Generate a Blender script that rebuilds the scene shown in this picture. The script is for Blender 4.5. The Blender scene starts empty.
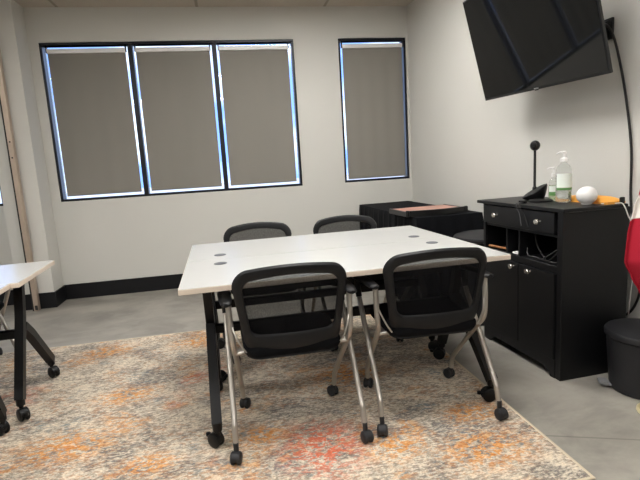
import bpy, bmesh, math, random
from mathutils import Vector, Matrix
random.seed(7)
scn = bpy.context.scene
COL = scn.collection
PI = math.pi

# ------------------------------------------------------------------ materials
def lin(c):
    return tuple(((x/255.0)/12.92 if x/255.0 <= .04045 else (((x/255.0)+.055)/1.055)**2.4) for x in c) + (1.0,)

def mat(name, rgb, rough=.5, metal=0.0, spec=.5, bump=0.0, bscale=80.0, var=0.0, vscale=3.0, **kw):
    m = bpy.data.materials.new(name); m.use_nodes = True
    nt = m.node_tree; b = nt.nodes['Principled BSDF']
    b.inputs['Base Color'].default_value = lin(rgb)
    b.inputs['Roughness'].default_value = rough
    b.inputs['Metallic'].default_value = metal
    b.inputs['Specular IOR Level'].default_value = spec
    for k, v in kw.items():
        b.inputs[k].default_value = v
    tc = nt.nodes.new('ShaderNodeTexCoord')
    if var > 0:
        n = nt.nodes.new('ShaderNodeTexNoise'); n.inputs['Scale'].default_value = vscale; n.inputs['Detail'].default_value = 5
        nt.links.new(tc.outputs['Object'], n.inputs['Vector'])
        r = nt.nodes.new('ShaderNodeValToRGB')
        c = lin(rgb)
        r.color_ramp.elements[0].position = .3; r.color_ramp.elements[1].position = .7
        r.color_ramp.elements[0].color = tuple(x*(1-var) for x in c[:3])+(1,)
        r.color_ramp.elements[1].color = tuple(min(1, x*(1+var)) for x in c[:3])+(1,)
        nt.links.new(n.outputs['Fac'], r.inputs['Fac']); nt.links.new(r.outputs['Color'], b.inputs['Base Color'])
    if bump > 0:
        n2 = nt.nodes.new('ShaderNodeTexNoise'); n2.inputs['Scale'].default_value = bscale; n2.inputs['Detail'].default_value = 3
        nt.links.new(tc.outputs['Object'], n2.inputs['Vector'])
        bp = nt.nodes.new('ShaderNodeBump'); bp.inputs['Strength'].default_value = bump; bp.inputs['Distance'].default_value = .002
        nt.links.new(n2.outputs['Fac'], bp.inputs['Height']); nt.links.new(bp.outputs['Normal'], b.inputs['Normal'])
    return m

M = {}
M['wall'] = mat('wall_paint', (202, 200, 194), .75, bump=.25, bscale=120, var=.015, vscale=1.5, spec=.3)
M['base'] = mat('baseboard_vinyl', (17, 17, 20), .45, spec=.3)
M['white_lam'] = mat('white_laminate', (190, 190, 187), .24, bump=.01, bscale=300, var=.01)
M['edge'] = mat('laminate_edge', (214, 200, 184), .5)
M['black_steel'] = mat('black_powder_steel', (13, 13, 15), .42, spec=.3, bump=.1, bscale=400)
M['black_plastic'] = mat('black_plastic', (17, 17, 19), .5, spec=.3, bump=.12, bscale=350)
M['dark_plastic'] = mat('caster_grey_plastic', (40, 40, 42), .5, spec=.3)
M['rubber'] = mat('caster_black', (11, 11, 12), .45, spec=.3)
M['silver'] = mat('silver_painted_steel', (176, 170, 162), .34, metal=.75)
M['grommet'] = mat('grey_grommet', (84, 85, 91), .6, spec=.2)
M['black_wood'] = mat('black_wood', (14, 14, 16), .42, spec=.3, bump=.12, bscale=60, var=.12, vscale=14)
M['knob'] = mat('satin_nickel', (205, 200, 192), .25, metal=.9)
M['seat'] = mat('black_seat_fabric', (13, 13, 15), .9, spec=.1, bump=.4, bscale=500)
M['cloth'] = mat('black_cloth', (14, 15, 19), .85, spec=.15, bump=.3, bscale=500)
M['bin'] = mat('black_bin_plastic', (31, 31, 34), .5, spec=.35, bump=.1, bscale=200)
M['pedal'] = mat('grey_pedal', (120, 120, 122), .5)
M['cable_grey'] = mat('cable_dark_grey', (74, 74, 76), .4)
M['bezel'] = mat('tv_bezel', (14, 14, 15), .35)
M['screen'] = mat('tv_screen', (16, 17, 18), .05, spec=.5)
M['logo'] = mat('tv_logo_silver', (190, 190, 190), .3, metal=.6)
M['cord'] = mat('black_cord', (18, 16, 16), .5)
M['white_plastic'] = mat('white_plastic', (226, 224, 222), .25)
M['white_cord'] = mat('white_cord', (222, 220, 214), .4)
M['manila'] = mat('manila_orange', (236, 166, 70), .6, var=.05, vscale=20)
M['clear'] = mat('clear_plastic', (240, 242, 240), .08, **{'Transmission Weight': .92, 'IOR': 1.12})
M['gel'] = mat('sanitizer_gel', (232, 236, 232), .1, **{'Transmission Weight': .9, 'IOR': 1.2})
M['green_gel'] = mat('green_tinted_gel', (206, 226, 180), .1, **{'Transmission Weight': .8, 'IOR': 1.2})
M['label_w'] = mat('label_white', (226, 232, 224), .5)
M['label_g'] = mat('label_green', (92, 140, 78), .5)
M['gold'] = mat('gold_metal', (222, 208, 168), .35, metal=.5)
M['pole_wood'] = mat('flagpole_wood', (110, 62, 30), .35, var=.2, vscale=20)
M['tan'] = mat('tan_wood', (150, 100, 60), .5, var=.15, vscale=30)
M['redwood'] = mat('reddish_panel', (190, 140, 124), .35, var=.12, vscale=9)
M['post'] = mat('bare_metal_post', (190, 172, 156), .38, metal=.55, var=.1, vscale=5)
M['post_dark'] = mat('post_dark_gap', (34, 32, 31), .6)
M['frame'] = mat('window_dark_aluminium', (20, 23, 32), .35, metal=.3)
M['shade'] = mat('grey_shade_fabric', (134, 130, 123), .85, bump=.25, bscale=700, spec=.2)
M['shade_roll'] = mat('shade_cassette_white', (238, 236, 234), .35)
M['lampframe'] = mat('lamp_frame_white', (230, 230, 228), .5)
M['dark_wall'] = mat('door_dark', (70, 60, 52), .5)
M['ground'] = mat('outside_paving', (214, 212, 208), .9, var=.1)

# see-through chair mesh
def mesh_mat():
    m = bpy.data.materials.new('chair_mesh_fabric'); m.use_nodes = True
    nt = m.node_tree; b = nt.nodes['Principled BSDF']; out = nt.nodes['Material Output']
    b.inputs['Base Color'].default_value = lin((16, 16, 18)); b.inputs['Roughness'].default_value = .9; b.inputs['Specular IOR Level'].default_value = .1
    t = nt.nodes.new('ShaderNodeBsdfTransparent'); mx = nt.nodes.new('ShaderNodeMixShader')
    tc = nt.nodes.new('ShaderNodeTexCoord'); w = nt.nodes.new('ShaderNodeTexNoise'); w.inputs['Scale'].default_value = 260
    nt.links.new(tc.outputs['Object'], w.inputs['Vector'])
    mr = nt.nodes.new('ShaderNodeMapRange'); mr.inputs[1].default_value = .3; mr.inputs[2].default_value = .7
    mr.inputs[3].default_value = .70; mr.inputs[4].default_value = .86
    nt.links.new(w.outputs['Fac'], mr.inputs[0]); nt.links.new(mr.outputs[0], mx.inputs['Fac'])
    nt.links.new(t.outputs[0], mx.inputs[1]); nt.links.new(b.outputs[0], mx.inputs[2])
    nt.links.new(mx.outputs[0], out.inputs['Surface'])
    return m
M['mesh'] = mesh_mat()

def glass_mat():
    m = bpy.data.materials.new('window_glass'); m.use_nodes = True
    nt = m.node_tree; out = nt.nodes['Material Output']; nt.nodes.remove(nt.nodes['Principled BSDF'])
    t = nt.nodes.new('ShaderNodeBsdfTransparent'); t.inputs[0].default_value = (.92, .96, 1, 1)
    g = nt.nodes.new('ShaderNodeBsdfGlossy'); g.inputs['Roughness'].default_value = .03
    mx = nt.nodes.new('ShaderNodeMixShader'); mx.inputs['Fac'].default_value = .06
    nt.links.new(t.outputs[0], mx.inputs[1]); nt.links.new(g.outputs[0], mx.inputs[2]); nt.links.new(mx.outputs[0], out.inputs['Surface'])
    return m
M['glass'] = glass_mat()

def emit_mat(name, rgb, s):
    m = bpy.data.materials.new(name); m.use_nodes = True
    nt = m.node_tree; out = nt.nodes['Material Output']; nt.nodes.remove(nt.nodes['Principled BSDF'])
    e = nt.nodes.new('ShaderNodeEmission'); e.inputs[0].default_value = lin(rgb); e.inputs[1].default_value = s
    nt.links.new(e.outputs[0], out.inputs['Surface']); return m

class NB:                                    # tiny node-graph helper
    def __init__(s, m):
        s.nt = m.node_tree; s.b = s.nt.nodes['Principled BSDF']; s.tc = s.nt.nodes.new('ShaderNodeTexCoord')
    def vec(s, scale=(1, 1, 1), loc=(0, 0, 0), rot=0):
        n = s.nt.nodes.new('ShaderNodeMapping'); n.inputs['Scale'].default_value = scale; n.inputs['Location'].default_value = loc
        n.inputs['Rotation'].default_value = (0, 0, rot)
        s.nt.links.new(s.tc.outputs['Object'], n.inputs['Vector']); return n.outputs[0]
    def noise(s, v, scale, detail=4, rough=.55, dist=0.0):
        n = s.nt.nodes.new('ShaderNodeTexNoise'); n.inputs['Scale'].default_value = scale; n.inputs['Detail'].default_value = detail
        n.inputs['Roughness'].default_value = rough; n.inputs['Distortion'].default_value = dist
        s.nt.links.new(v, n.inputs['Vector']); return n.outputs['Fac']
    def ramp(s, f, a, b, va=0.0, vb=1.0):
        n = s.nt.nodes.new('ShaderNodeMapRange'); n.interpolation_type = 'SMOOTHSTEP'
        n.inputs[1].default_value = a; n.inputs[2].default_value = b; n.inputs[3].default_value = va; n.inputs[4].default_value = vb
        s.nt.links.new(f, n.inputs[0]); return n.outputs[0]
    def math(s, op, a, b=None):
        n = s.nt.nodes.new('ShaderNodeMath'); n.operation = op
        for i, x in enumerate((a, b)):
            if x is None: continue
            if isinstance(x, (int, float)): n.inputs[i].default_value = x
            else: s.nt.links.new(x, n.inputs[i])
        return n.outputs[0]
    def mix(s, f, a, b):
        n = s.nt.nodes.new('ShaderNodeMix'); n.data_type = 'RGBA'
        if isinstance(f, (int, float)): n.inputs[0].default_value = f
        else: s.nt.links.new(f, n.inputs[0])
        for i, x in ((6, a), (7, b)):
            if isinstance(x, tuple): n.inputs[i].default_value = x
            else: s.nt.links.new(x, n.inputs[i])
        return n.outputs[2]
    def blob(s, x, y, r0, r1, sx=1.0, sy=1.0):            # soft round spot at a place on the rug
        v = s.vec((sx, sy, 0), (-x*sx, -y*sy, 0))
        n = s.nt.nodes.new('ShaderNodeVectorMath'); n.operation = 'LENGTH'; s.nt.links.new(v, n.inputs[0])
        return s.ramp(n.outputs['Value'], r0, r1, 1.0, 0.0)
    def bump(s, h, st, d):
        n = s.nt.nodes.new('ShaderNodeBump'); n.inputs['Strength'].default_value = st; n.inputs['Distance'].default_value = d
        s.nt.links.new(h, n.inputs['Height']); s.nt.links.new(n.outputs[0], s.b.inputs['Normal'])
    def color(s, c): s.nt.links.new(c, s.b.inputs['Base Color'])

def floor_mat():
    m = mat('polished_concrete', (140, 135, 126), .34, spec=.4); g = NB(m)
    n1 = g.noise(g.vec(), 1.3, 6, .6, .8); n2 = g.noise(g.vec((1, 1.4, 1)), 3.5, 6, .6, .3); n3 = g.noise(g.vec(), 90, 3)
    c = g.mix(g.ramp(n1, .34, .66), lin((122, 118, 111)), lin((158, 153, 144)))
    c = g.mix(g.ramp(n2, .44, .68, 0, .5), c, lin((172, 167, 157)))
    c = g.mix(g.ramp(n3, .55, .75, 0, .08), c, lin((96, 92, 86)))
    # saw-cut joint crossing the floor beside the rug
    sp = g.nt.nodes.new('ShaderNodeSeparateXYZ'); g.nt.links.new(g.tc.outputs['Object'], sp.inputs[0])
    d = g.math('ABSOLUTE', g.math('ADD', g.math('ADD', sp.outputs[1], g.math('MULTIPLY', sp.outputs[0], .39)), 3.756))
    c = g.mix(g.ramp(d, .002, .007, .5, 0), c, lin((84, 80, 74)))
    g.color(c)
    g.bump(n3, .04, .001); return m
M['floor'] = floor_mat()

def rug_mat():
    m = mat('distressed_rug', (190, 176, 156), .95, spec=.1); g = NB(m)
    big = g.noise(g.vec((1, 1.5, 1), (3.1, 1.2, 0)), 1.7, 4, .6, .6)
    mid = g.noise(g.vec((1, 1.35, 1)), 11, 5, .7, .6)
    streak = g.noise(g.vec((1, 2.6, 1), (0, 0, 0), .25), 26, 4, .7, .8)
    grain = g.noise(g.vec((1, 1.4, 1)), 95, 3, .7)
    dash = g.noise(g.vec((1, 2.2, 1), (3, 5, 0)), 40, 5, .75, .4)
    c = g.mix(g.ramp(mid, .38, .60), lin((180, 168, 153)), lin((234, 220, 198)))
    c = g.mix(g.ramp(dash, .51, .56, 0, .8), c, lin((240, 226, 204)))
    c = g.mix(g.ramp(dash, .43, .48, .7, 0), c, lin((142, 130, 118)))
    greyf = g.math('MULTIPLY', g.ramp(g.noise(g.vec((1, 1.6, 1), (7, 2, 0)), 2.6, 4, .6, .5), .46, .62), g.ramp(dash, .42, .60, 1, .25))
    c = g.mix(g.math('MULTIPLY', greyf, .85), c, lin((110, 107, 107)))
    bluef = g.math('MULTIPLY', g.ramp(g.noise(g.vec((1, 1.3, 1), (1, 9, 0)), 4.5, 4), .54, .66), g.ramp(g.noise(g.vec((1, 2, 1), (4, 0, 0)), 34, 3, .7), .48, .56))
    c = g.mix(g.math('MULTIPLY', bluef, .75), c, lin((118, 134, 142)))
    rust = g.math('MULTIPLY', g.ramp(g.noise(g.vec((1, 1.5, 1), (12, 4, 0)), 3.0, 3), .42, .58), g.ramp(g.noise(g.vec((1, 1.6, 1), (9, 9, 0)), 30, 4, .75), .53, .58))
    c = g.mix(g.math('MULTIPLY', rust, .5), c, lin((186, 128, 88)))
    # orange wear, densest in a few places
    zone = g.ramp(g.noise(g.vec((1, 1.1, 1), (5.3, 4.1, 0)), 3.2, 3, .6, .4), .54, .68, 0, .7)
    for (x, y, r) in ((-2.68, -2.50, .16), (-2.95, -1.74, .17), (-2.84, -2.96, .22), (-1.98, -3.12, .14), (-1.07, -3.48, .20), (-2.3, -1.75, .2), (-1.45, -2.6, .2), (-1.42, -3.36, .15), (-.98, -3.2, .14), (-2.45, -3.2, .12)):
        zone = g.math('MAXIMUM', zone, g.blob(x, y, r*.2, r*1.3, .8, 1.25))
    flake = g.ramp(g.noise(g.vec((1, 1.5, 1), (2, 2, 0), .5), 25, 6, .78, .5), .47, .525)
    of = g.math('MULTIPLY', zone, flake)
    c = g.mix(g.math('MULTIPLY', of, .95), c, g.mix(g.ramp(dash, .42, .58), lin((218, 136, 62)), lin((236, 178, 110))))
    rz = g.blob(-1.72, -3.28, .04, .30, 1.1, .9)
    rz = g.math('MAXIMUM', rz, g.math('MULTIPLY', g.ramp(g.noise(g.vec((1, 1, 1), (8, 3, 0)), 2.2, 2), .60, .72), .5))
    rf = g.math('MULTIPLY', rz, g.ramp(g.noise(g.vec((1, 1.6, 1), (6, 1, 0), -.5), 22, 6, .78, .6), .475, .53))
    c = g.mix(g.math('MULTIPLY', rf, .95), c, lin((220, 106, 72)))
    c = g.mix(g.ramp(grain, .38, .60, .3, 0), c, lin((106, 94, 84)))
    c = g.mix(g.ramp(grain, .55, .75, 0, .3), c, lin((236, 224, 204)))
    g.color(c); g.bump(grain, .7, .006); return m
M['rug'] = rug_mat()
M['rug_edge'] = mat('rug_binding', (206, 192, 168), .95)

def flag_mat():
    m = mat('striped_flag_cloth', (172, 32, 52), .8, spec=.2); g = NB(m)
    at = g.nt.nodes.new('ShaderNodeAttribute'); at.attribute_name = 'stripe'
    f = g.math('FRACT', g.math('DIVIDE', g.math('SUBTRACT', at.outputs['Fac'], .895), .21))
    w = g.math('MULTIPLY', g.ramp(f, .0, .02), g.ramp(f, .49, .51, 1, 0))
    w = g.math('MULTIPLY', w, g.ramp(at.outputs['Fac'], .885, .890))
    g.color(g.mix(w, lin((172, 32, 52)), lin((232, 226, 220)))); return m
M['flag'] = flag_mat()

def ceiling_mat():
    m = mat('ceiling_tile', (190, 180, 166), .9); g = NB(m)
    sp = g.nt.nodes.new('ShaderNodeSeparateXYZ'); g.nt.links.new(g.tc.outputs['Object'], sp.inputs[0])
    def lines(o, off, per, w):
        f = g.math('ABSOLUTE', g.math('SUBTRACT', g.math('FRACT', g.math('DIVIDE', g.math('ADD', o, off), per)), .5))
        return g.ramp(f, .5-w/per, .5-w/per*.4, 0, 1)
    l = g.math('MAXIMUM', lines(sp.outputs[0], .90, 1.284, .02), lines(sp.outputs[1], -.33, .642, .02))
    sp2 = g.noise(g.vec(), 140, 3)
    c = g.mix(g.ramp(sp2, .55, .7, 0, .25), lin((186, 176, 162)), lin((150, 140, 128)))
    c = g.mix(l, c, lin((150, 140, 126)))
    g.color(c); return m
M['ceil'] = ceiling_mat()

# ------------------------------------------------------------------ mesh helpers
class MB:
    def __init__(s): s.bm = bmesh.new(); s.mats = []
    def mi(s, m):
        if m not in s.mats: s.mats.append(m)
        return s.mats.index(m)
    def face(s, vs, k):
        try:
            f = s.bm.faces.new(vs); f.material_index = k; return f
        except ValueError: return None
    def box(s, x0, x1, y0, y1, z0, z1, m, bev=0.0, seg=2, T=None):
        b = bmesh.new()
        bmesh.ops.create_cube(b, size=1)
        for v in b.verts:
            v.co = Vector(((x0+x1)/2+v.co.x*(x1-x0), (y0+y1)/2+v.co.y*(y1-y0), (z0+z1)/2+v.co.z*(z1-z0)))
        if bev > 0: bmesh.ops.bevel(b, geom=list(b.edges), offset=bev, segments=seg, profile=.5, affect='EDGES')
        s.join(b, m, T)
        return s
    def join(s, b, m, T=None):
        k = s.mi(m); mp = {}
        for v in b.verts: mp[v] = s.bm.verts.new(T @ v.co if T else v.co)
        for f in b.faces: s.face([mp[v] for v in f.verts], k)
        b.free()
    def loops(s, rings, m, closed_ring=True, cap0=True, cap1=True, T=None):
        k = s.mi(m); R = [[s.bm.verts.new(T @ Vector(p) if T else Vector(p)) for p in r] for r in rings]
        n = len(R[0])
        for a, b in zip(R[:-1], R[1:]):
            for i in range(n if closed_ring else n-1):
                j = (i+1) % n; s.face([a[i], a[j], b[j], b[i]], k)
        if cap0: s.face(list(reversed(R[0])), k)
        if cap1: s.face(R[-1], k)
        return s
    def tube(s, pts, r, m, n=10, smooth=0, cap=True):
        pts = [Vector(p) for p in pts]
        if smooth: pts = catmull(pts, smooth)
        rr = [r[min(len(r)-1, int(i*len(r)/len(pts)))] for i in range(len(pts))] if isinstance(r, (list, tuple)) else [r]*len(pts)
        rings = []; up = None
        for i, p in enumerate(pts):
            t = (pts[min(i+1, len(pts)-1)]-pts[max(i-1, 0)]).normalized()
            if up is None:
                up = Vector((0, 0, 1)) if abs(t.z) < .9 else Vector((1, 0, 0))
            x = t.cross(up).normalized(); up = x.cross(t).normalized()
            rings.append([p+(x*math.cos(2*PI*q/n)+up*math.sin(2*PI*q/n))*rr[i] for q in range(n)])
        return s.loops(rings, m, True, cap, cap)
    def rail(s, pts, w, h, m, up=(1, 0, 0)):               # rectangular bar along a path, w across 'up' plane
        pts = [Vector(p) for p in pts]; U = Vector(up); rings = []
        for i, p in enumerate(pts):
            t = (pts[min(i+1, len(pts)-1)]-pts[max(i-1, 0)]).normalized(); v = t.cross(U).normalized()
            rings.append([p+U*w/2+v*h/2, p-U*w/2+v*h/2, p-U*w/2-v*h/2, p+U*w/2-v*h/2])
        return s.loops(rings, m)
    def lathe(s, prof, m, n=24, T=None, sx=1.0, sy=1.0, mats=None):
        rings = [[Vector((r*math.cos(2*PI*q/n)*sx, r*math.sin(2*PI*q/n)*sy, z)) for q in range(n)] for r, z in prof]
        if mats is None: return s.loops(rings, m, True, True, True, T)
        return s
    def prism(s, poly, z0, z1, m, T=None):
        return s.loops([[(x, y, z0) for x, y in poly], [(x, y, z1) for x, y in poly]], m, T=T)
    def build(s, name, parent=None, loc=None, rz=0.0, ang=38, smooth=True, world=False):
        bm = s.bm
        bmesh.ops.remove_doubles(bm, verts=bm.verts, dist=1e-6)
        bmesh.ops.recalc_face_normals(bm, faces=bm.faces)
        for f in bm.faces: f.smooth = smooth
        for e in bm.edges:
            if len(e.link_faces) == 2 and e.calc_face_angle(0) > math.radians(ang): e.smooth = False
        me = bpy.data.meshes.new(name); bm.to_mesh(me); bm.free()
        for m in s.mats: me.materials.append(m)
        o = bpy.data.objects.new(name, me); COL.objects.link(o)
        if smooth:
            wn = o.modifiers.new('weighted_normals', 'WEIGHTED_NORMAL'); wn.keep_sharp = True; wn.weight = 100
        if parent: o.parent = parent
        if world: o.matrix_basis = parent.matrix_basis.inverted()
        if loc is not None: o.location = loc
        if rz: o.rotation_euler.z = rz
        return o

def catmull(p, k):
    out = []
    for i in range(len(p)-1):
        a = p[max(i-1, 0)]; b = p[i]; c = p[i+1]; d = p[min(i+2, len(p)-1)]
        for q in range(k):
            t = q/k
            out.append(.5*((2*b)+(c-a)*t+(2*a-5*b+4*c-d)*t*t+(3*b-3*c+d-a)*t**3))
    out.append(p[-1]); return out

def tag(o, label, cat=None, group=None):
    o['label'] = label
    if cat: o['category'] = cat
    if group: o['group'] = group
    return o
def struct(o, label=None, cat=None):
    o['kind'] = 'structure'
    if label: o['label'] = label
    if cat: o['category'] = cat
    return o
def empty(name, loc, rz=0.0):
    o = bpy.data.objects.new(name, None); COL.objects.link(o); o.location = loc; o.rotation_euler.z = rz; o.empty_display_size = .1
    return o
def copy_tree(o, parent=None):
    c = o.copy(); COL.objects.link(c)
    if parent: c.parent = parent
    for ch in [x for x in bpy.data.objects if x.parent == o]: copy_tree(ch, c)
    return c

def rrect(hw0, hw1, z0, z1, r0, r1, arch=0.0, n=8):       # rounded outline, half widths hw0 at z0 (bottom), hw1 at z1 (top)
    pts = []
    def arc(cx, cz, r, a0, a1):
        for i in range(n+1):
            a = a0+(a1-a0)*i/n; pts.append((cx+r*math.cos(a), cz+r*math.sin(a)))
    arc(hw1-r1, z1-r1, r1, 0, PI/2)
    arc(-(hw1-r1), z1-r1, r1, PI/2, PI)
    arc(-(hw0-r0), z0+r0, r0, PI, 1.5*PI)
    arc(hw0-r0, z0+r0, r0, 1.5*PI, 2*PI)
    # subdivide the straight runs so the shell can curve
    out = []
    for i, a in enumerate(pts):
        b = pts[(i+1) % len(pts)]; out.append(a)
        L = math.hypot(b[0]-a[0], b[1]-a[1])
        if (i+1) % (n+1) == 0:
            for q in range(1, 8): out.append((a[0]+(b[0]-a[0])*q/8, a[1]+(b[1]-a[1])*q/8))
    zm = z1-r1
    return [(x, z+(arch*(1-(x/hw1)**2) if z > zm else 0)) for x, z in out]

# ------------------------------------------------------------------ room
A = .045                                           # the right wall is a touch off square
RW = Matrix.Rotation(A, 4, 'Z')                    # right-wall frame: its plane is local x = 0
CH = 2.813; BH = .153; XL = -7.6; YF = -8.6
def rw(x, y, z): return RW @ Vector((x, y, z))

mb = MB(); mb.box(XL-.1, 1.2, YF-.1, .25, -.12, 0, M['floor']); struct(mb.build('floor'))
mb = MB(); mb.box(XL-.1, 1.2, YF-.1, .25, CH, CH+.12, M['ceil']); struct(mb.build('ceiling'))
# back wall with openings
WZ0, WZ1 = .991, 2.4985
wins = [(-6.64, -4.188), (-3.6785, -1.2445), (-.773, -.0247)]
mb = MB()
mb.box(XL-.1, 1.2, 0, .2, 0, WZ0, M['wall']); mb.box(XL-.1, 1.2, 0, .2, WZ1, CH, M['wall'])
xs = [XL-.1]+[v for w in wins for v in w]+[1.2]
for i in range(0, len(xs), 2): mb.box(xs[i], xs[i+1], 0, .2, WZ0, WZ1, M['wall'])
struct(mb.build('wall_back'))
mb = MB(); mb.box(0, .2, YF-.3, -.0, 0, CH, M['wall'], T=RW); struct(mb.build('wall_right'))
mb = MB(); mb.box(XL-.2, XL, YF-.1, .2, 0, CH, M['wall']); struct(mb.build('wall_left'))
mb = MB(); mb.box(XL-.1, 1.2, YF-.2, YF, 0, CH, M['wall']); struct(mb.build('wall_front'))
# pier on the back wall, left of the wide window
PX0, PX1, PY = -4.083, -3.762, -.278
mb = MB(); mb.box(PX0, PX1, PY, .0, 0, CH, M['wall'], .004); struct(mb.build('wall_pier'))
# baseboards
def bboard(name, x0, x1, y0, y1, T=None):
    mb = MB(); mb.box(x0, x1, y0, y1, 0, BH, M['base'], .003, 1, T); struct(mb.build(name))
bboard('baseboard_back', PX1, 0, -.012, 0)
bboard('baseboard_back_left', XL, PX0, -.012, 0)
bboard('baseboard_right', -.012, 0, YF, -.02, RW)
bboard('baseboard_left', XL, XL+.012, YF, -.02)
bboard('baseboard_front', XL+.02, .3, YF, YF+.012)
mb = MB(); mb.box(PX0-.012, PX1+.012, PY-.012, PY, 0, BH, M['base'], .003, 1); mb.box(PX1, PX1+.012, PY, -.012, 0, BH, M['base'], .003, 1)
mb.box(PX0-.012, PX0, PY, -.012, 0, BH, M['base'], .003, 1); struct(mb.build('baseboard_pier'))

# windows: dark aluminium frame, glass; each shade is a thing of its own
def window(name, x0, x1, mull, y0=.012):
    mb = MB(); f = M['frame']; t = .024; d = .085
    mb.box(x0, x1, y0, y0+d, WZ1-t, WZ1, f, .003, 1); mb.box(x0, x1, y0, y0+d, WZ0, WZ0+t*.9, f, .003, 1)
    mb.box(x0, x0+t, y0, y0+d, WZ0+t*.9, WZ1-t, f, .003, 1); mb.box(x1-t, x1, y0, y0+d, WZ0+t*.9, WZ1-t, f, .003, 1)
    for a in mull: mb.box(a-.023, a+.023, y0, y0+d, WZ0+t*.9, WZ1-t, f, .003, 1)
    o = struct(mb.build(name))
    e = [x0+t]+[v for a in mull for v in (a-.023, a+.023)]+[x1-t]
    for i in range(0, len(e), 2):
        mb = MB(); mb.box(e[i], e[i+1], y0+.055, y0+.063, WZ0+t*.9, WZ1-t, M['glass']); mb.build('window_pane', o)
    return e
def shade(x0, x1, label, group='roller shades in the back windows', y=.030, zb=1.052):
    root = empty('roller_shade', (0, 0, 0))
    root.location = ((x0+x1)/2, y, WZ1-.07); tag(root, label, 'window shade', group)
    w = (x1-x0)/2; zt = 0.0; L = WZ1-.07-zb
    # drop of fabric, very slightly wavy
    k = 24; mb = MB(); ringsF = []
    pts = [(-w+2*w*i/k, .0025*math.sin(i*1.1)) for i in range(k+1)]
    outl = [(x, yy-.001) for x, yy in pts]+[(x, yy+.001) for x, yy in reversed(pts)]
    mb.loops([[(x, yy, -L) for x, yy in outl], [(x, yy, -.02) for x, yy in outl]], M['shade'])
    mb.build('shade_fabric', root)
    mb = MB(); mb.box(-w, w, -.007, .007, -L-.012, -L+.012, M['shade'], .004); mb.build('hem_bar', root)
    mb = MB(); mb.box(-w-.004, w+.004, -.018, .02, -.026, .016, M['shade_roll'], .008, 3); mb.build('roller_cassette', root)
    for sx in (-1, 1):
        mb = MB(); mb.box(sx*(w+.004)-.006, sx*(w+.004)+.006, -.016, .02, -.022, .045, M['frame'], .002, 1); mb.build('bracket', root)
window('window_1', -6.64, -4.188, [-5.83, -5.02])
window('window_2', -3.6785, -1.2445, [-2.861, -2.054])
window('window_3', -.773, -.0247, [])
shade(-3.618, -2.908, 'grey roller shade in the left third of the wide window')
shade(-2.812, -2.100, 'grey roller shade in the middle third of the wide window')
shade(-2.008, -1.304, 'grey roller shade in the right third of the wide window')
shade(-.726, -.062, 'grey roller shade in the narrow window by the room corner', zb=1.035)
shade(-4.98, -4.235, 'grey roller shade, partly raised, in the window left of the pier', zb=1.80)

# bare metal post standing in front of the pier
post = empty('metal_post', (-3.915, PY-.05, 0)); tag(post, 'bare metal post standing in front of the left wall pier', 'post')
mb = MB(); mb.box(-.018, .024, -.028, .028, .0, CH, M['post'], .005); mb.build('post_tube', post)
mb = MB(); mb.box(-.032, -.018, -.022, .022, .0, CH, M['post_dark'], .002, 1); tag(mb.build('post_channel', post), 'dark channel along the left of the post')
mb = MB(); mb.box(-.012, .022, -.033, -.028, 1.40, 1.60, M['post'], .002, 1)
for z in (1.43, 1.57): mb.lathe([(.007, 0), (.007, .004), (.003, .006)], M['post_dark'], 10, Matrix.Translation((.005, -.033, z)) @ Matrix.Rotation(PI/2, 4, 'X'))
mb.build('splice_plate', post)
mb = MB(); mb.box(-.005, .02, -.034, -.028, .01, .055, M['post_dark'], .002, 1); mb.build('foot_bracket', post)

# ceiling lights (out of the frame above, they light the room)
M['lamp'] = emit_mat('lamp_diffuser', (254, 252, 248), 23.0)
def lamp(x, y, label, wx=1.18, wy=.56):
    r = empty('ceiling_light', (x, y, CH)); tag(r, label, 'ceiling light', 'recessed ceiling light panels')
    mb = MB(); hx, hy = wx/2+.03, wy/2+.03
    mb.box(-hx, hx, -hy, -hy+.03, -.02, 0, M['lampframe']); mb.box(-hx, hx, hy-.03, hy, -.02, 0, M['lampframe'])
    mb.box(-hx, -hx+.03, -hy+.03, hy-.03, -.02, 0, M['lampframe']); mb.box(hx-.03, hx, -hy+.03, hy-.03, -.02, 0, M['lampframe'])
    mb.build('lamp_frame', r)
    mb = MB(); mb.box(-wx/2, wx/2, -wy/2, wy/2, -.012, -.004, M['lamp']); mb.build('diffuser', r)
LL = 'white ceiling light panel set in the tiled ceiling'
lamp(-1.35, -1.60, LL); lamp(-1.53, -3.5, LL); lamp(-1.53, -6.1, LL); lamp(-4.1, -3.5, LL); lamp(-4.1, -6.1, LL); lamp(-6.6, -3.5, LL)

# ------------------------------------------------------------------ rug
RX0, RX1, RY0, RY1 = -3.98, -.780, -3.752, -1.506
mb = MB(); k = mb.mi(M['rug'])
mb.box(RX0+.012, RX1-.012, RY0+.012, RY1-.012, .001, .008, M['rug'], .003, 1)
rug = mb.build('area_rug'); tag(rug, 'distressed cream, grey and orange area rug under the white tables', 'rug')
mb = MB()
mb.box(RX0, RX1, RY0, RY0+.012, .001, .0075, M['rug_edge'], .002, 1); mb.box(RX0, RX1, RY1-.012, RY1, .001, .0075, M['rug_edge'], .002, 1)
mb.box(RX0, RX0+.012, RY0+.012, RY1-.012, .001, .0075, M['rug_edge'], .002, 1); mb.box(RX1-.012, RX1, RY0+.012, RY1-.012, .001, .0075, M['rug_edge'], .002, 1)
tag(mb.build('rug_binding', rug), 'pale binding along the rug edge')
FZ = .008

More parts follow.
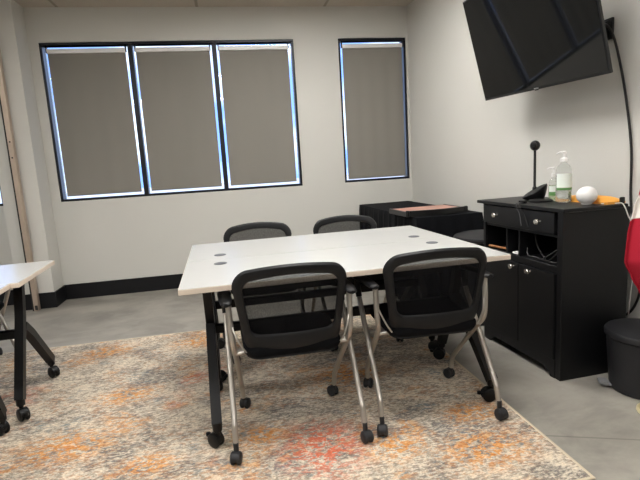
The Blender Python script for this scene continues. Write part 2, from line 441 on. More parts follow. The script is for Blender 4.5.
# ------------------------------------------------------------------ casters
def caster(parent, x, y, r, w, gap, m_wheel, ang, zb=0.0, lock=False, stem_z=None):
    """twin-wheel caster: wheels touch z=zb, stem centred on (x, y)"""
    T = Matrix.Translation((x, y, zb)) @ Matrix.Rotation(ang, 4, 'Z')
    mb = MB(); off = r*.45                       # wheels trail behind the stem
    for s in (-1, 1):
        Tw = T @ Matrix.Translation((off, s*(gap/2+w/2), r)) @ Matrix.Rotation(PI/2, 4, 'X')
        mb.lathe([(r*.35, -w/2-.002), (r*.8, -w/2), (r, -w/2+.005), (r, w/2-.005), (r*.8, w/2), (r*.35, w/2+.002)], m_wheel, 20, Tw)
    # hood between the wheels
    prof = [(off+r*.95*math.cos(a), r+r*1.02*math.sin(a)) for a in [PI*(.02+.96*i/10) for i in range(11)]]
    poly = prof+[(off-r*.8, r*.7), (off+r*.8, r*.7)]
    mb.loops([[(px, -gap/2-w*.55, pz) for px, pz in poly], [(px, gap/2+w*.55, pz) for px, pz in poly]], M['dark_plastic'] if not lock else m_wheel, T=T)
    mb.lathe([(.011, r*1.5), (.011, stem_z if stem_z else r*2+.02)], m_wheel, 10, T)
    if lock:
        mb.box(off+r*.75, off+r*1.35, -.012, .012, r*1.15, r*1.3, m_wheel, .004, 1, T)
        mb.lathe([(.004, -.004), (.011, -.002), (.011, .01), (.004, .012)], m_wheel, 10, T @ Matrix.Translation((off+r*1.35, 0, r*1.22)))
    return mb.build('caster', parent)

# ------------------------------------------------------------------ flip-top tables
TH = .735
def make_table(name='meeting_table', W=1.524, D=.606):
    """local frame: x along the table, +y towards the seam side, -y towards the sitter"""
    root = empty(name, (0, 0, 0))
    mb = MB(); mb.box(-W/2, W/2, -D/2, D/2, TH-.026, TH, M['white_lam'], .002, 2)
    top = mb.build('tabletop', root)
    mb = MB(); e = .0022
    mb.box(-W/2-e, W/2+e, -D/2-e, -D/2+.001, TH-.0255, TH-.003, M['edge'], .001, 1); mb.box(-W/2-e, W/2+e, D/2-.001, D/2+e, TH-.0255, TH-.003, M['edge'], .001, 1)
    mb.box(-W/2-e, -W/2+.001, -D/2, D/2, TH-.0255, TH-.003, M['edge'], .001, 1); mb.box(W/2-.001, W/2+e, -D/2, D/2, TH-.0255, TH-.003, M['edge'], .001, 1)
    mb.build('edge_band', top)
    for sx in (-1, 1):
        mb = MB(); mb.lathe([(.030, -.004), (.033, 0), (.033, .0015), (.030, .0028), (.012, .0028), (.010, .002)], M['grommet'], 28, Matrix.Translation((sx*(W/2-.175), D/2-.125, TH)))
        tag(mb.build('cable_grommet', top), 'grey cable grommet')
    lx = W/2-.10
    for sx in (-1, 1):
        x = sx*lx
        mb = MB()
        mb.rail([(x, 0, TH-.03), (x, .06, .50), (x, .238, .115)], .042, .042, M['black_steel'])
        mb.lathe([(.018, .085), (.021, .09), (.021, .125), (.016, .13)], M['black_steel'], 12, Matrix.Translation((x, .238, 0)))
        post_ = mb.build('leg_post', root)
        caster(post_, x, .238, .034, .018, .012, M['rubber'], (PI*.8 if sx > 0 else PI*.7), FZ, True)
        mb = MB()
        mb.rail([(x, .055, .45), (x, -.03, .385), (x, -.285, .135), (x, -.305, .115)], .044, .044, M['black_steel'])
        mb.lathe([(.018, .085), (.021, .09), (.021, .125), (.016, .13)], M['black_steel'], 12, Matrix.Translation((x, -.300, 0)))
        dg = mb.build('leg_brace', root)
        caster(dg, x, -.300, .034, .018, .012, M['rubber'], (PI*.95 if sx > 0 else PI*.75), FZ, True)
        mb = MB(); mb.box(x-.03, x+.03, -.2, .2, TH-.042, TH-.026, M['black_steel'], .004, 1); mb.build('top_bracket', root)
        mb = MB(); mb.box(-lx+.02, lx-.02, .07, .105, .398, .444, M['black_steel'], .004, 1); mb.build('cross_rail', root)
    mb = MB(); mb.box(-lx+.15, lx-.09, .005, .02, .600, TH-.028, M['black_steel'], .003, 1); mb.build('modesty_panel', root)
    return root
MG = 'white flip top meeting tables'
t0 = make_table()
TR = .0249
def place(o, cx, cy, rz): o.location = (cx, cy, 0); o.rotation_euler.z = rz; return o
def tcen(u, v):                                       # centre for a table of the middle pair from along/across offsets
    p = Vector((-2.2601, -3.1627, 0)); c, s = math.cos(TR), math.sin(TR)
    return (p.x+c*u-s*v, p.y+s*u+c*v)
tag(t0, 'white wheeled meeting table nearest the camera in the middle pair, two mesh chairs at it', 'table', MG)
place(t0, *tcen(.762, .304), TR)
t1 = copy_tree(t0); tag(t1, 'white wheeled meeting table of the middle pair on the window side', 'table', MG)
place(t1, *tcen(.762, .917), TR+PI)
# left pair: right edge from (-3.096,-2.066) to (-3.053,-2.73)
LR = .065
cl, sl = math.cos(LR), math.sin(LR)
def lcen(u, v): return (-3.096+cl*u-sl*v, -2.066+sl*u+cl*v)
t2 = copy_tree(t0); tag(t2, 'white wheeled table at the left edge of the view, its corner near the metal post', 'table', MG)
place(t2, *lcen(-.762, -.306), LR+PI)
t3 = copy_tree(t0); tag(t3, 'white wheeled table cut off by the left edge, nearest to camera there', 'table', MG)
place(t3, *lcen(-.800, -.92), LR)

# ------------------------------------------------------------------ chairs
def make_chair():
    """local frame: sitter faces +y"""
    root = empty('mesh_chair', (0, 0, 0))
    # seat
    def outl(sc, z):
        pts = rrect(.210*sc, .22*sc, -.190*sc, .225*sc, .07*sc, .08*sc, 0, 6)
        return [(x, y+.0, z) for x, y in pts]
    mb = MB(); mb.loops([outl(.86, .430), outl(.97, .433), outl(1.0, .444), outl(1.0, .460), outl(.96, .472), outl(.86, .478), outl(.4, .475)], M['seat'])
    seat = mb.build('seat', root)
    mb = MB(); mb.loops([outl(.8, .418), outl(.92, .420), outl(.95, .425), outl(.94, .431)], M['black_plastic']); mb.build('seat_pan', seat)
    # back frame
    def yb(x, z): return -.175-.20*(z-.45)+.045*(x/.235)**2
    O = rrect(.208, .238, .426, .803, .095, .065, .028); I = rrect(.178, .196, .530, .760, .040, .035, .026)
    def ring(Lp, f, off): # Lp outline, f blend to inner
        return [(x, yb(x, z)+off, z) for x, z in Lp]
    def bl(a, b, t): return [(p[0]+(q[0]-p[0])*t, p[1]+(q[1]-p[1])*t) for p, q in zip(a, b)]
    rings = [ring(O, 0, 0.0), ring(bl(O, I, .18), 0, -.012), ring(bl(O, I, .55), 0, -.016), ring(bl(O, I, .9), 0, -.011), ring(I, 0, -.002),
             ring(bl(O, I, .9), 0, .010), ring(bl(O, I, .5), 0, .014), ring(bl(O, I, .15), 0, .011)]
    rings.append(rings[0])
    mb = MB(); mb.loops(rings, M['black_plastic'], True, False, False)
    back = mb.build('backrest', root)
    mb = MB(); cx, cz = 0, .645; rr = []
    for f in (1.04, .8, .55, .3, .1):
        rr.append([(x*f, yb(x*f, cz+(z-cz)*f)+.001, cz+(z-cz)*f) for x, z in I])
    mb.loops(rr, M['mesh'], True, False, True); tag(mb.build('back_mesh', back), 'dark see-through mesh')
    for s in (-1, 1):
        # rear leg: from the front of the arm down and back to the rear caster
        mb = MB()
        mb.tube([(s*.280, .135, .59), (s*.279, .12, .545), (s*.275, -.165, .20), (s*.276, -.20, .145), (s*.277, -.215, .075)], .0125, M['silver'], 12, 5)
        mb.tube([(s*.281, .146, .640), (s*.281, .139, .60), (s*.279, .122, .550)], .0155, M['black_plastic'], 12, 2)
        rl = mb.build('rear_leg', root)
        caster(rl, s*.277, -.222, .027, .017, .010, M['dark_plastic'], -PI/2+s*.25, FZ, False, .085)
        # front leg: from the back of the arm down, then forward to the front caster
        mb = MB()
        mb.tube([(s*.258, -.125, .66), (s*.257, -.13, .55), (s*.252, -.125, .47), (s*.246, -.06, .40), (s*.238, .175, .17), (s*.235, .205, .12), (s*.234, .215, .075)], .0125, M['silver'], 12, 5)
        fl = mb.build('front_leg', root)
        caster(fl, s*.234, .222, .027, .017, .010, M['dark_plastic'], PI/2+s*.5, FZ, False, .085)
        # armrest
        mb = MB()
        xa = s*.278
        prof = lambda w, h: [(w*math.cos(a), h*math.sin(a)) for a in [2*PI*i/12 for i in range(12)]]
        path = [(-.165, .664, .010, .008), (-.155, .665, .022, .011), (-.06, .664, .029, .011), (.08, .654, .031, .012), (.135, .648, .029, .016), (.160, .642, .017, .014), (.168, .638, .007, .006)]
        mb.loops([[(xa-s*.012+s*.045*(y+.165)+px, y, z+pz) for px, pz in prof(w, h)] for y, z, w, h in path], M['black_plastic'])
        mb.build('armrest', root)
        # bright bracket tying the back to the side frame
        mb = MB(); mb.tube([(s*.250, -.135, .56), (s*.240, -.150, .53), (s*.222, -.162, .49), (s*.200, -.165, .455)], .0036, M['silver'], 8, 4); mb.build('back_bracket', root)
    mb = MB(); mb.tube([(-.262, .0, .404), (.262, .0, .404)], .010, M['silver'], 10); mb.tube([(-.25, -.10, .43), (.25, -.10, .43)], .009, M['silver'], 10)
    mb.build('crossbar', root)
    return root
CG = 'wheeled mesh back chairs around the white tables'
c0 = make_chair(); place(c0, -1.806, -3.068, .0); tag(c0, 'black mesh-back wheeled chair seen from behind, left of the two on the near side', 'chair', CG)
def chair(x, y, rz, label):
    c = copy_tree(c0); place(c, x, y, rz); tag(c, label, 'chair', CG); return c
chair(-1.158, -3.052, -.04, 'black mesh-back wheeled chair seen from behind, right of the near two by cabinet')
chair(-1.850, -2.005, PI+.02, 'mesh-back chair across the white table, left of the far two, back to windows')
chair(-1.222, -2.01, PI+.02, 'mesh-back chair across the white table, right of the far two, beside black draped table')
chair(-3.762, -1.915, -2.366, 'mesh-back chair turned sideways behind the table on the left edge, only its front leg showing')

# ------------------------------------------------------------------ cabinet
KX, KY, KZ = -.3907, -3.0357, .9187
cab = empty('storage_cabinet', (KX, KY, 0), A); tag(cab, 'black wooden storage cabinet with nickel knobs standing under the television', 'cabinet')
Wd, Dp = .717, .405; bw = M['black_wood']
mb = MB()
mb.box(.004, Dp, 0, .018, .0, .90, bw, .002, 1)                         # near side panel
mb.box(.004, Dp, Wd-.018, Wd, .0, .90, bw, .002, 1)
mb.box(Dp-.008, Dp, .018, Wd-.018, .03, .90, bw)                        # back panel
mb.box(.010, Dp-.008, .018, Wd-.018, .085, .103, bw); mb.box(.006, Dp-.008, .018, Wd-.018, .575, .612, bw, .001, 1)
mb.box(.006, Dp-.008, .018, Wd-.018, .762, .778, bw, .001, 1)
mb.box(.012, Dp-.008, .362, .376, .612, .762, bw); mb.box(.012, Dp-.008, .480, .494, .612, .762, bw)
mb.box(-.002, .012, .0, .040, .0, .90, bw, .002, 1); mb.box(-.002, .012, Wd-.024, Wd, .0, .90, bw, .002, 1)   # stiles
mb.build('carcass', cab)
mb = MB()                                                               # shaped plinth
n = 12
bot = [(.040, .0), (.075, .0), (.082, .02)]+[(.10+.02*math.sin(PI/2*i/6), .022+.022*i/6) for i in range(7)]+[(Wd-.115+.02*(1-math.cos(PI/2*i/6)), .044-.022*i/6) for i in range(7)]+[(Wd-.07, .0), (Wd-.024, .0)]
poly = bot+[(Wd-.024, .100), (.040, .100)]
mb.loops([[(-.004, y, z) for y, z in poly], [(.012, y, z) for y, z in poly]], bw); mb.build('plinth', cab)
mb = MB(); mb.box(-.022, .36, -.030, Wd+.046, .899, KZ, bw, .005, 2); mb.build('top_board', cab)
def knob(parent, y, z, x=-.012):
    mb = MB(); mb.lathe([(.007, 0), (.005, .006), (.005, .014), (.013, .019), (.0155, .024), (.013, .029), (.006, .031)], M['knob'], 18, Matrix.Translation((x, y, z)) @ Matrix.Rotation(-PI/2, 4, 'Y'))
    tag(mb.build('knob', parent), 'round nickel knob')
mb = MB(); mb.box(-.012, .010, .052, Wd-.028, .782, .893, bw, .003, 2); d = mb.build('drawer', cab); knob(d, .552, .838); knob(d, .160, .838)
for (a, b, ky) in ((.044, .340, .238), (.346, Wd-.028, .386)):
    mb = MB(); mb.box(-.012, .010, a, b, .104, .572, bw, .003, 2)
    d = mb.build('cabinet_door', cab); knob(d, ky, .551)
def kw(x, y, z): return cab_m @ Vector((x, y, z))
cab_m = Matrix.Translation((KX, KY, 0)) @ Matrix.Rotation(A, 4, 'Z')
# what lies in the open compartments
mb = MB(); mb.tube([kw(.018, .682, .626), kw(.05, .52, .626)], .008, M['tan'], 12); tag(mb.build('wooden_stick'), 'tan wooden stick lying in the left compartment of the black cabinet', 'stick')
mb = MB(); mb.tube([kw(.10, .34, .75), kw(.08, .30, .68), kw(.07, .22, .619), kw(.05, .16, .620), kw(.07, .08, .70), kw(.10, .06, .74)], .005, M['cord'], 8, 6)
tag(mb.build('cable'), 'black cable looped in the right compartment of the cabinet', 'cable')
mb = MB(); mb.tube([kw(.05, .345, .66), kw(.04, .325, .622), kw(.05, .27, .619), kw(.05, .21, .622), kw(.06, .12, .68), kw(.07, .09, .69)], .0032, M['cable_grey'], 8, 6)
tag(mb.build('cable'), 'thin grey cable curled up in the cabinet compartment', 'cable')
mb = MB(); mb.tube([kw(.035, .225, .620), kw(.03, .15, .620), kw(.03, .10, .620), kw(.1, .07, .620)], .006, M['cord'], 8, 6)
tag(mb.build('cable'), 'thick black cable lying flat on the compartment floor of the cabinet', 'cable')
mb = MB(); mb.box(-.02, .02, -.028, .028, 0, .012, M['white_plastic'], .004, 2); o = mb.build('white_adapter', None, kw(.045, .425, .612), A)
tag(o, 'small white adapter in the narrow middle compartment of the cabinet', 'adapter')

# ------------------------------------------------------------------ things on the cabinet
TZ = KZ
# conference camera: sloping wedge base, thin mast, ball head
wc = empty('conference_camera', (-.212, -2.540, TZ)); tag(wc, 'black conference camera with ball head on thin mast, on the cabinet', 'camera')
mb = MB()
# a fat tilted disc cut flat at the bottom
N = 32
hd_ = Vector((.88, -.475, 0))
def wring(r, f, dz=0.0):
    out = []
    for q in range(N):
        p = Vector((r*math.cos(2*PI*q/N), r*math.sin(2*PI*q/N), 0)); zt = .056+.58*p.dot(hd_)
        out.append((p.x, p.y, max(0.0, f*zt+dz)))
    return out
rings = [wring(.034, 0), wring(.048, 0), wring(.060, .30), wring(.069, .72), wring(.071, .90), wring(.068, 1.0), wring(.052, 1.0, .006), wring(.02, 1.0, .009)]
mb.loops(rings, M['black_plastic']); mb.build('speaker_base', wc)
mb = MB(); mb.lathe([(.008, .046), (.0075, .30)], M['bezel'], 14); mb.lathe([(.013, .054), (.013, .074), (.009, .080)], M['bezel'], 14); mb.build('mast', wc)
mb = MB(); mb.lathe([(.004, .288)]+[(.029*math.sin(PI*i/14), .323-.031*math.cos(PI*i/14)) for i in range(1, 14)]+[(.003, .354)], M['bezel'], 22)
hd = mb.build('camera_head', wc)
mb = MB(); Tl = Matrix.Translation((-.020, -.018, .326)) @ Matrix.Rotation(math.radians(42), 4, 'Z') @ Matrix.Rotation(-PI/2, 4, 'Y')
mb.lathe([(.017, 0), (.017, .007), (.013, .009), (.011, .006), (.003, .007)], M['rubber'], 18, Tl); mb.build('camera_lens', hd)
# flat round puck in front
mb = MB(); mb.lathe([(.045, 0), (.064, .002), (.066, .008), (.058, .012), (.03, .014), (.01, .014)], M['black_plastic'], 30); o = mb.build('speaker_puck', None, (-.255, -2.66, TZ))
tag(o, 'flat black round puck on the cabinet in front of the camera base', 'speaker puck')
# lead over the front edge
mb = MB(); mb.tube([kw(.02, .36, TZ+.006), kw(-.01, .35, TZ+.006), kw(-.026, .342, TZ+.004), kw(-.030, .335, TZ-.02), kw(-.022, .322, .87), kw(-.020, .305, .80)], .0022, M['cable_grey'], 8, 5)
tag(mb.build('cable'), 'thin grey cable hanging over the cabinet front, left of the other', 'cable')
mb = MB(); mb.tube([kw(.02, .345, TZ+.006), kw(-.01, .330, TZ+.006), kw(-.026, .312, TZ+.004), kw(-.030, .300, TZ-.02), kw(-.022, .276, .86), kw(-.020, .246, .80)], .0026, M['cord'], 8, 5)
tag(mb.build('cable'), 'thin black cable hanging over the cabinet front, right of the other', 'cable')
mb = MB(); mb.box(-.012, .012, -.022, .022, 0, .016, M['rubber'], .005, 2); o = mb.build('cable_clip', None, kw(.034, .368, TZ), .3)
tag(o, 'small black clip holding the cables at the cabinet front edge', 'clip')
# sanitizer bottles
def bottle(x, y, R, H, neck, label, gel, lab, band, lz0, lz1, bz0, bz1):
    b = empty('sanitizer_bottle', (x, y, TZ), -.6); tag(b, label, 'bottle', 'pump bottles on the cabinet')
    mb = MB(); mb.lathe([(R*.8, 0), (R*.97, .004), (R, .012), (R, H*.80), (R*.96, H*.86), (R*.75, H*.94), (R*.42, H), (neck, H+.004), (neck, H+.018)], M['clear'], 28); mb.build('bottle_body', b)
    mb = MB(); mb.lathe([(R*.8, .004), (R*.93, .012), (R*.93, H*.70), (R*.5, H*.70+.0005)], gel, 24); mb.build('gel', b)
    def wrap(z0, z1, r, m, nm, a0, a1, lb=None):
        mb = MB(); k = 20; ring = []
        for z, rr in ((z0, r), (z1, r), (z1, r-.0006), (z0, r-.0006)):
            ring.append([(rr*math.cos(a0+(a1-a0)*i/k), rr*math.sin(a0+(a1-a0)*i/k), z) for i in range(k+1)])
        ring.append(ring[0]); mb.loops(ring, m, False, False, False); o = mb.build(nm, b)
        if lb: o['label'] = lb
    wrap(lz0, lz1, R+.0012, lab, 'bottle_label', -2.6, -.1); wrap(bz0, bz1, R+.0016, band, 'label_band', -2.6, -.1, 'green band across the label')
    mb = MB()
    mb.lathe([(neck*1.25, H+.010), (neck*1.3, H+.012), (neck*1.3, H+.028), (neck*.8, H+.032), (.0055, H+.033), (.0055, H+.052), (neck*.75, H+.054), (neck*.8, H+.064), (neck*.4, H+.068)], M['white_plastic'], 18)
    mb.tube([(0, 0, H+.060), (-.02, .012, H+.061), (-.034, .02, H+.054)], [.006, .005, .004], M['white_plastic'], 10, 3)
    mb.build('pump', b)
bottle(-.198, -2.779, .040, .214, .016, 'tall clear pump sanitizer bottle with a green banded label on the cabinet', M['gel'], M['label_w'], M['label_g'], .075, .160, .070, .083)
bottle(-.166, -2.652, .027, .127, .011, 'short clear pump bottle between the camera and the tall bottle', M['green_gel'], M['label_w'], M['label_g'], .045, .085, .03, .052)
# white egg-shaped speaker
mb = MB(); k = 18
Te = Matrix.Translation((0, 0, .0472)) @ Matrix.Rotation(-.9, 4, 'Z') @ Matrix.Rotation(PI/2, 4, 'Y')
prof = [(.047*math.sin(PI*i/k)*(1-.06*math.cos(PI*i/k)), -.051*math.cos(PI*i/k)) for i in range(1, k)]
mb.lathe([(.003, -.0513)]+prof+[(.003, .0513)], M['white_plastic'], 28, Te)
egg = empty('speaker', (-.192, -2.95, TZ), 0); tag(egg, 'white egg-shaped device lying on the right end of the cabinet top', 'device')
eb = mb.build('egg_body', egg)
mb = MB(); mb.lathe([(.022, 0), (.027, .003), (.024, .006)], M['white_plastic'], 20); mb.build('foot', egg)
mb = MB(); mb.tube([kw(.24, .02, TZ+.004), kw(.30, -.010, TZ+.004), kw(.32, -.028, TZ+.004), kw(.33, -.040, TZ-.02), kw(.345, -.050, .85), kw(.38, -.055, .80), kw(.43, -.045, .76), kw(.46, -.01, .66), kw(.47, .04, .45), kw(.47, .06, .02)], .003, M['white_cord'], 8, 6)
tag(mb.build('power_cord', egg, world=True), 'thin white cord')
# orange envelope lying at the back of the cabinet top
mb = MB(); k = 10
def pil(x, y): return .012+.024*(1-(2*x/.11)**4)*(1-(2*y/.33)**6)
g = [[(-.055+.11*i/k, -.165+.33*j/k) for j in range(k+1)] for i in range(k+1)]
ki = mb.mi(M['manila'])
V1 = [[mb.bm.verts.new((x, y, pil(x, y))) for x, y in r] for r in g]; V0 = [[mb.bm.verts.new((x, y, 0)) for x, y in r] for r in g]
for i in range(k):
    for j in range(k):
        mb.face([V1[i][j], V1[i+1][j], V1[i+1][j+1], V1[i][j+1]], ki); mb.face([V0[i][j], V0[i][j+1], V0[i+1][j+1], V0[i+1][j]], ki)
for j in range(k):
    for i, sg in ((0, 1), (k, -1)): mb.face([V0[i][j], V1[i][j], V1[i][j+1], V0[i][j+1]], ki)
    for i in (0, k): mb.face([V0[j][i], V0[j+1][i], V1[j+1][i], V1[j][i]], ki)
o = mb.build('padded_envelope', None, kw(.305, .155, TZ), A); tag(o, 'orange padded envelope lying at the back of the cabinet top', 'envelope')
mb = MB(); mb.box(-.013, .013, -.009, .009, 0, .034, M['rubber'], .006, 2); o = mb.build('power_plug', None, kw(.335, -.014, TZ), A+.2)
tag(o, 'small black plug block at the right end of the orange envelope', 'plug')

# ------------------------------------------------------------------ television
tv = empty('television', (0, 0, 0)); TW = 1.095; THh = .678
tv.matrix_basis = Matrix.Translation((-.15, -2.460, 1.574)) @ Matrix.Rotation(.045, 4, 'Z') @ Matrix.Rotation(-.265, 4, 'Y') @ Matrix.Rotation(.015, 4, 'X')
tag(tv, 'large black flat television tilted down from the right wall above the cabinet', 'television')
mb = MB()
mb.box(.0, .018, -TW/2, TW/2, 0, THh, M['bezel'], .003, 2)
mb.box(.018, .065, -TW/2+.12, TW/2-.12, .05, THh-.20, M['bezel'], .012, 2)
mb.build('tv_case', tv)
mb = MB(); mb.box(-.0015, .0005, -TW/2+.008, TW/2-.008, .016, THh-.008, M['screen']); tag(mb.build('screen', tv), 'dark glossy screen')
mb = MB(); mb.box(-.003, 0, -.02, .02, .004, .011, M['logo'], .001, 1); mb.box(-.004, .004, -.014, .014, -.004, .002, M['bezel'], .001, 1); mb.build('logo_tab', tv)
mb = MB(); mb.box(.065, .085, -.22, .22, .18, .40, M['black_steel'], .004, 1); mb.build('mount_plate', tv)
# arm and wall plate stay on the wall
mt = empty('wall_mount', (0, 0, 0)); tag(mt, 'black steel wall bracket behind the television', 'wall mount')
mt.matrix_basis = Matrix.Translation(rw(0, -2.46, 1.84)) @ RW
mb = MB(); mb.box(-.02, -.001, -.14, .14, -.16, .16, M['black_steel'], .004, 1); mb.build('wall_plate', mt)
mb = MB(); mb.box(-.125, -.02, -.03, .03, -.045, .045, M['black_steel'], .006, 1); mb.build('mount_arm', mt)
# cable box on the wall and the power cord
mb = MB(); Tb = Matrix.Translation(rw(0, -2.715, 1.853)) @ RW
mb.box(-.018, -.001, -.030, .030, -.062, .052, M['bezel'], .004, 2, Tb); mb.box(-.024, -.018, -.018, .018, -.05, .04, M['rubber'], .003, 1, Tb)
tag(mb.build('wall_outlet'), 'black cable outlet on the right wall beside the television', 'outlet')
mb = MB(); mb.tube([(-.055, -2.83, 1.84)]+[rw(*p) for p in [(-.07, -2.76, 1.86), (-.02, -2.76, 1.80), (-.012, -2.80, 1.66), (-.012, -2.852, 1.45), (-.012, -2.897, 1.18), (-.012, -2.905, .92), (-.014, -2.94, .75), (-.016, -2.985, .60), (-.016, -2.99, .42), (-.018, -2.95, .31), (-.022, -2.90, .26)]], .0065, M['cord'], 10, 6)
tag(mb.build('power_cord', tv, world=True), 'black power cord running down the wall')

# ------------------------------------------------------------------ draped table in the corner
TX0, TX1, TY0, TY1, TZ2 = -.665, -.055, -1.640, -.125, .752
rzT = A
ft = empty('folding_table', (-.362, -.90, 0), .03); tag(ft, 'folding table hidden under the black tablecloth in the room corner', 'table')
mb = MB(); mb.box(-.270, .270, -.745, .745, .715, .748, M['black_plastic'], .006, 2); mb.build('tabletop', ft)
for sx in (-1, 1):
    for sy in (-1, 1):
        mb = MB(); mb.tube([(sx*.22, sy*.62, .715), (sx*.22, sy*.65, 0.0)], .013, M['black_steel'], 10); mb.build('leg', ft)
# cloth: top plus a skirt whose folds deepen towards the floor
mb = MB(); ring0 = []
hx, hy = .280, .757; per = []
def runs(a, b, n): return [(a[0]+(b[0]-a[0])*i/n, a[1]+(b[1]-a[1])*i/n) for i in range(n)]
cr = [(-hx, -hy), (hx, -hy), (hx, hy), (-hx, hy)]
for (a, b, n) in ((0, 1, 44), (1, 2, 96), (2, 3, 44), (3, 0, 96)): per += runs(cr[a], cr[b], n)
def nrm(p):
    x, y = p; ex = abs(abs(x)-hx) < 1e-6; ey = abs(abs(y)-hy) < 1e-6
    v = Vector((math.copysign(1, x) if ex else 0, math.copysign(1, y) if ey else 0)); return v.normalized()
cum = [0]
for i in range(1, len(per)): cum.append(cum[-1]+math.hypot(per[i][0]-per[i-1][0], per[i][1]-per[i-1][1]))
rings = []
for f, z in ((.93, .7525), (1.0, .7525), (1.0, .746), (1.0, .70), (1, .55), (1, .38), (1, .2), (1, .09), (1, .012)):
    t = max(0, (.7525-z)/.74); r = []
    for (p, s) in zip(per, cum):
        fold = math.sin(s*2*PI/.135+1.2*math.sin(s*5.1))+.5*math.sin(s*2*PI/.071+.7)
        d = .006*min(1, t*20)+t*(.016+.021*fold) if z < .75 else (0 if f == 1 else 0)
        nn = nrm(p); sc = f if f < 1 else 1
        r.append((p[0]*sc+nn.x*d, p[1]*(1-(1-sc)*.4)+nn.y*d, z+(.0 if t == 0 else .004*math.sin(s*9))))
    rings.append(r)
mb.loops(rings, M['cloth'], True, True, False)
o = mb.build('tablecloth', None, (-.362, -.90, 0), .03, 60); tag(o, 'black tablecloth draped to the floor over the table in the room corner', 'tablecloth')
# shallow board with curved black rim on the cloth
pb = empty('display_board', (-.415, -1.37, .7545), .06); tag(pb, 'reddish brown board with curved black rim lying on the black tablecloth', 'board')
def curve(n, bulge, y0): return [(-.245+.49*i/n, y0-bulge*(1-(2*i/n-1)**2)) for i in range(n+1)]
poly = curve(16, .045, -.17)+[(.245, .17), (-.245, .17)]
mb = MB(); mb.prism(poly, .004, .036, M['redwood']); mb.build('panel', pb)
mb = MB(); path = [(x, y-.012, .024) for x, y in curve(16, .045, -.17)]
mb.rail(path, .046, .026, M['bezel'], (0, 0, 1)); mb.build('front_rim', pb)
for s in (-1, 1):
    mb = MB(); mb.box(s*.256-.012, s*.256+.012, -.185, .17, 0, .040, M['bezel'], .005, 2); mb.build('side_rim', pb)
    mb = MB(); mb.lathe([(.012, 0), (.017, .004), (.017, .04), (.012, .05)], M['bezel'], 14, Matrix.Translation((s*.256, -.19, .0))); mb.build('end_cap', pb)

# ------------------------------------------------------------------ bins
tb = empty('trash_bin', (-.235, -1.990, 0)); tag(tb, 'dark round lidded bin standing between the cabinet and the draped table', 'bin')
mb = MB(); mb.lathe([(.165, 0), (.175, .006), (.205, .60), (.200, .602), (.17, .602)], M['bin'], 36); mb.build('bin_body', tb)
mb = MB(); mb.lathe([(.206, .603), (.215, .606), (.217, .622), (.212, .632), (.16, .648), (.08, .656), (.01, .658)], M['bin'], 36); mb.build('lid', tb)

sb = empty('step_bin', (-.068, -3.224, 0), 0); tag(sb, 'black pedal bin on the floor right of the cabinet, grey pedal in front', 'bin')
mb = MB(); mb.lathe([(.132, .0), (.141, .004), (.150, .03), (.168, .275), (.161, .278)], M['bin'], 40); mb.build('bin_body', sb)
mb = MB(); mb.lathe([(.167, .279), (.176, .282), (.178, .302), (.172, .312), (.13, .320), (.07, .324), (.01, .325)], M['bin'], 40); mb.build('lid', sb)
mb = MB(); Tp = Matrix.Rotation(math.radians(152), 4, 'Z')
mb.box(.125, .185, -.024, .028, .012, .026, M['pedal'], .008, 2, Tp); mb.box(.155, .200, -.030, .030, .018, .036, M['pedal'], .009, 2, Tp); tag(mb.build('pedal', sb), 'grey foot pedal')

# ------------------------------------------------------------------ flag on its stand
FX, FY = -.206, -3.428
fs = empty('flagpole', (FX, FY, 0)); tag(fs, 'indoor flagpole on a round gold base, at the right edge', 'flagpole')
mb = MB(); mb.lathe([(.066, 0), (.070, .006), (.068, .018), (.060, .024), (.055, .018), (.030, .020), (.024, .06), (.020, .11)], M['gold'], 36); mb.build('base', fs)
mb = MB(); mb.lathe([(.0135, .10), (.0135, 2.1)], M['pole_wood'], 14); mb.build('pole', fs)
mb = MB(); mb.lathe([(.0135, 2.1), (.022, 2.105), (.012, 2.125), (.03, 2.16), (.003, 2.235)], M['gold'], 16); mb.build('finial', fs)
# cloth: hangs from the pole, folds fanning out then gathering at the low corner
mb = MB(); NS, NT = 70, 96; V = []
kr = mb.mi(M['flag'])
KEY = [(2.02, .03), (1.6, .06), (1.25, .09), (1.10, .125), (1.0, .145), (.96, .165), (.84, .190), (.72, .197), (.65, .16), (.58, .115), (.50, .05), (.46, .03)]
def spread(z):
    for (z1, a1), (z0, a0) in zip(KEY[:-1], KEY[1:]):
        if z >= z0:
            f = (z-z0)/(z1-z0); f = f*f*(3-2*f)*.5+f*.5; return a0+(a1-a0)*f
    return .03
for j in range(NT+1):
    t = j/NT; row = []; z = 2.02-1.56*t; sp_ = spread(z); depth = .018+.034*t
    for i in range(NS+1):
        u = i/NS; dx = sp_*(1-u)                      # u = 1 at the pole
        y = depth*math.sin(u*PI*4.6+1.2*t)*(1-.15*(1-u))
        row.append((FX+.006-dx+.25*y, FY-.030+y, z))
    V.append(row)
lay = mb.bm.verts.layers.float.new('stripe')
bmv = [[mb.bm.verts.new(p) for p in r] for r in V]
for j in range(NT+1):
    z = 2.02-1.56*j/NT
    for i in range(NS+1): bmv[j][i][lay] = z-.45*spread(z)*i/NS
for j in range(NT):
    for i in range(NS):
        mb.face([bmv[j][i], bmv[j][i+1], bmv[j+1][i+1], bmv[j+1][i]], kr)
fl = mb.build('flag', None, None, 0, 80); tag(fl, 'red and white striped flag hanging in folds at the right edge', 'flag')
sol = fl.modifiers.new('thickness', 'SOLIDIFY'); sol.thickness = .0025

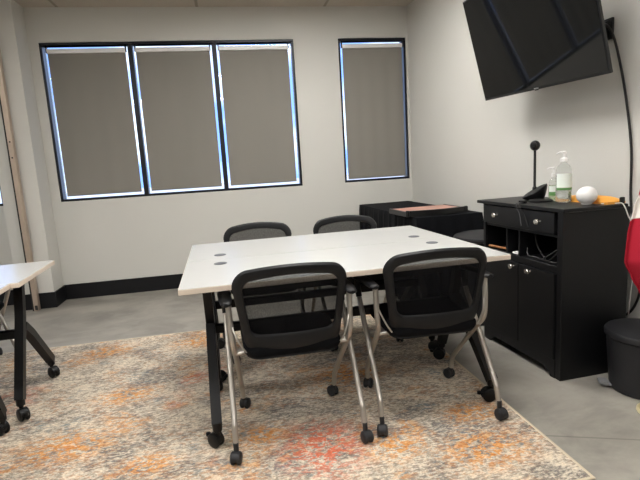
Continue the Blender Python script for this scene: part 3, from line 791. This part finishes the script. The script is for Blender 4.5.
# ------------------------------------------------------------------ outside + world
mb = MB(); mb.box(-30, 30, .5, 60, -.6, -.5, M['ground']); struct(mb.build('ground_outside'))
w = bpy.data.worlds.new('World'); scn.world = w; w.use_nodes = True
nt = w.node_tree; bg = nt.nodes['Background']
tc = nt.nodes.new('ShaderNodeTexCoord'); nz = nt.nodes.new('ShaderNodeTexNoise'); nz.inputs['Scale'].default_value = 7; nz.inputs['Detail'].default_value = 4
cr_ = nt.nodes.new('ShaderNodeValToRGB'); cr_.color_ramp.elements[0].position = .46; cr_.color_ramp.elements[1].position = .60
cr_.color_ramp.elements[0].color = (.26, .46, 1.0, 1); cr_.color_ramp.elements[1].color = (.92, .98, 1.05, 1)
nt.links.new(tc.outputs['Generated'], nz.inputs['Vector']); nt.links.new(nz.outputs['Fac'], cr_.inputs['Fac']); nt.links.new(cr_.outputs['Color'], bg.inputs['Color'])
bg.inputs['Strength'].default_value = 2.1

sd = bpy.data.lights.new('sun', 'SUN'); sd.energy = 3.5; sd.angle = .02; sd.color = (1, .96, .9)
so = bpy.data.objects.new('sun', sd); COL.objects.link(so)
so.rotation_euler = Vector((-.8, .35, -1)).to_track_quat('-Z', 'Y').to_euler()      # shines along and away from the window wall
# ------------------------------------------------------------------ camera
def cam():
    f, yaw, pitch, roll = 480.0, -.1761, -.157, -.0607
    cy, sy = math.cos(yaw), math.sin(yaw); cp, sp = math.cos(pitch), math.sin(pitch); c2, s2 = math.cos(roll), math.sin(roll)
    fw = Vector((-sy, cy, 0)); rt = Vector((cy, sy, 0)); up = Vector((0, 0, 1))
    f2 = fw*cp+up*sp; u2 = up*cp-fw*sp; r3 = rt*c2+u2*s2; u3 = u2*c2-rt*s2
    cd = bpy.data.cameras.new('camera'); cd.sensor_width = 36; cd.lens = f/640*36; cd.clip_start = .02
    o = bpy.data.objects.new('camera', cd); COL.objects.link(o)
    o.matrix_world = Matrix(((r3.x, u3.x, -f2.x, -2.0113), (r3.y, u3.y, -f2.y, -5.1634), (r3.z, u3.z, -f2.z, 1.2111), (0, 0, 0, 1)))
    scn.camera = o
cam()
vs = scn.view_settings
vs.view_transform = 'Standard'; vs.look = 'None'; vs.gamma = 1.0; vs.use_curve_mapping = False; vs.exposure = 0.12
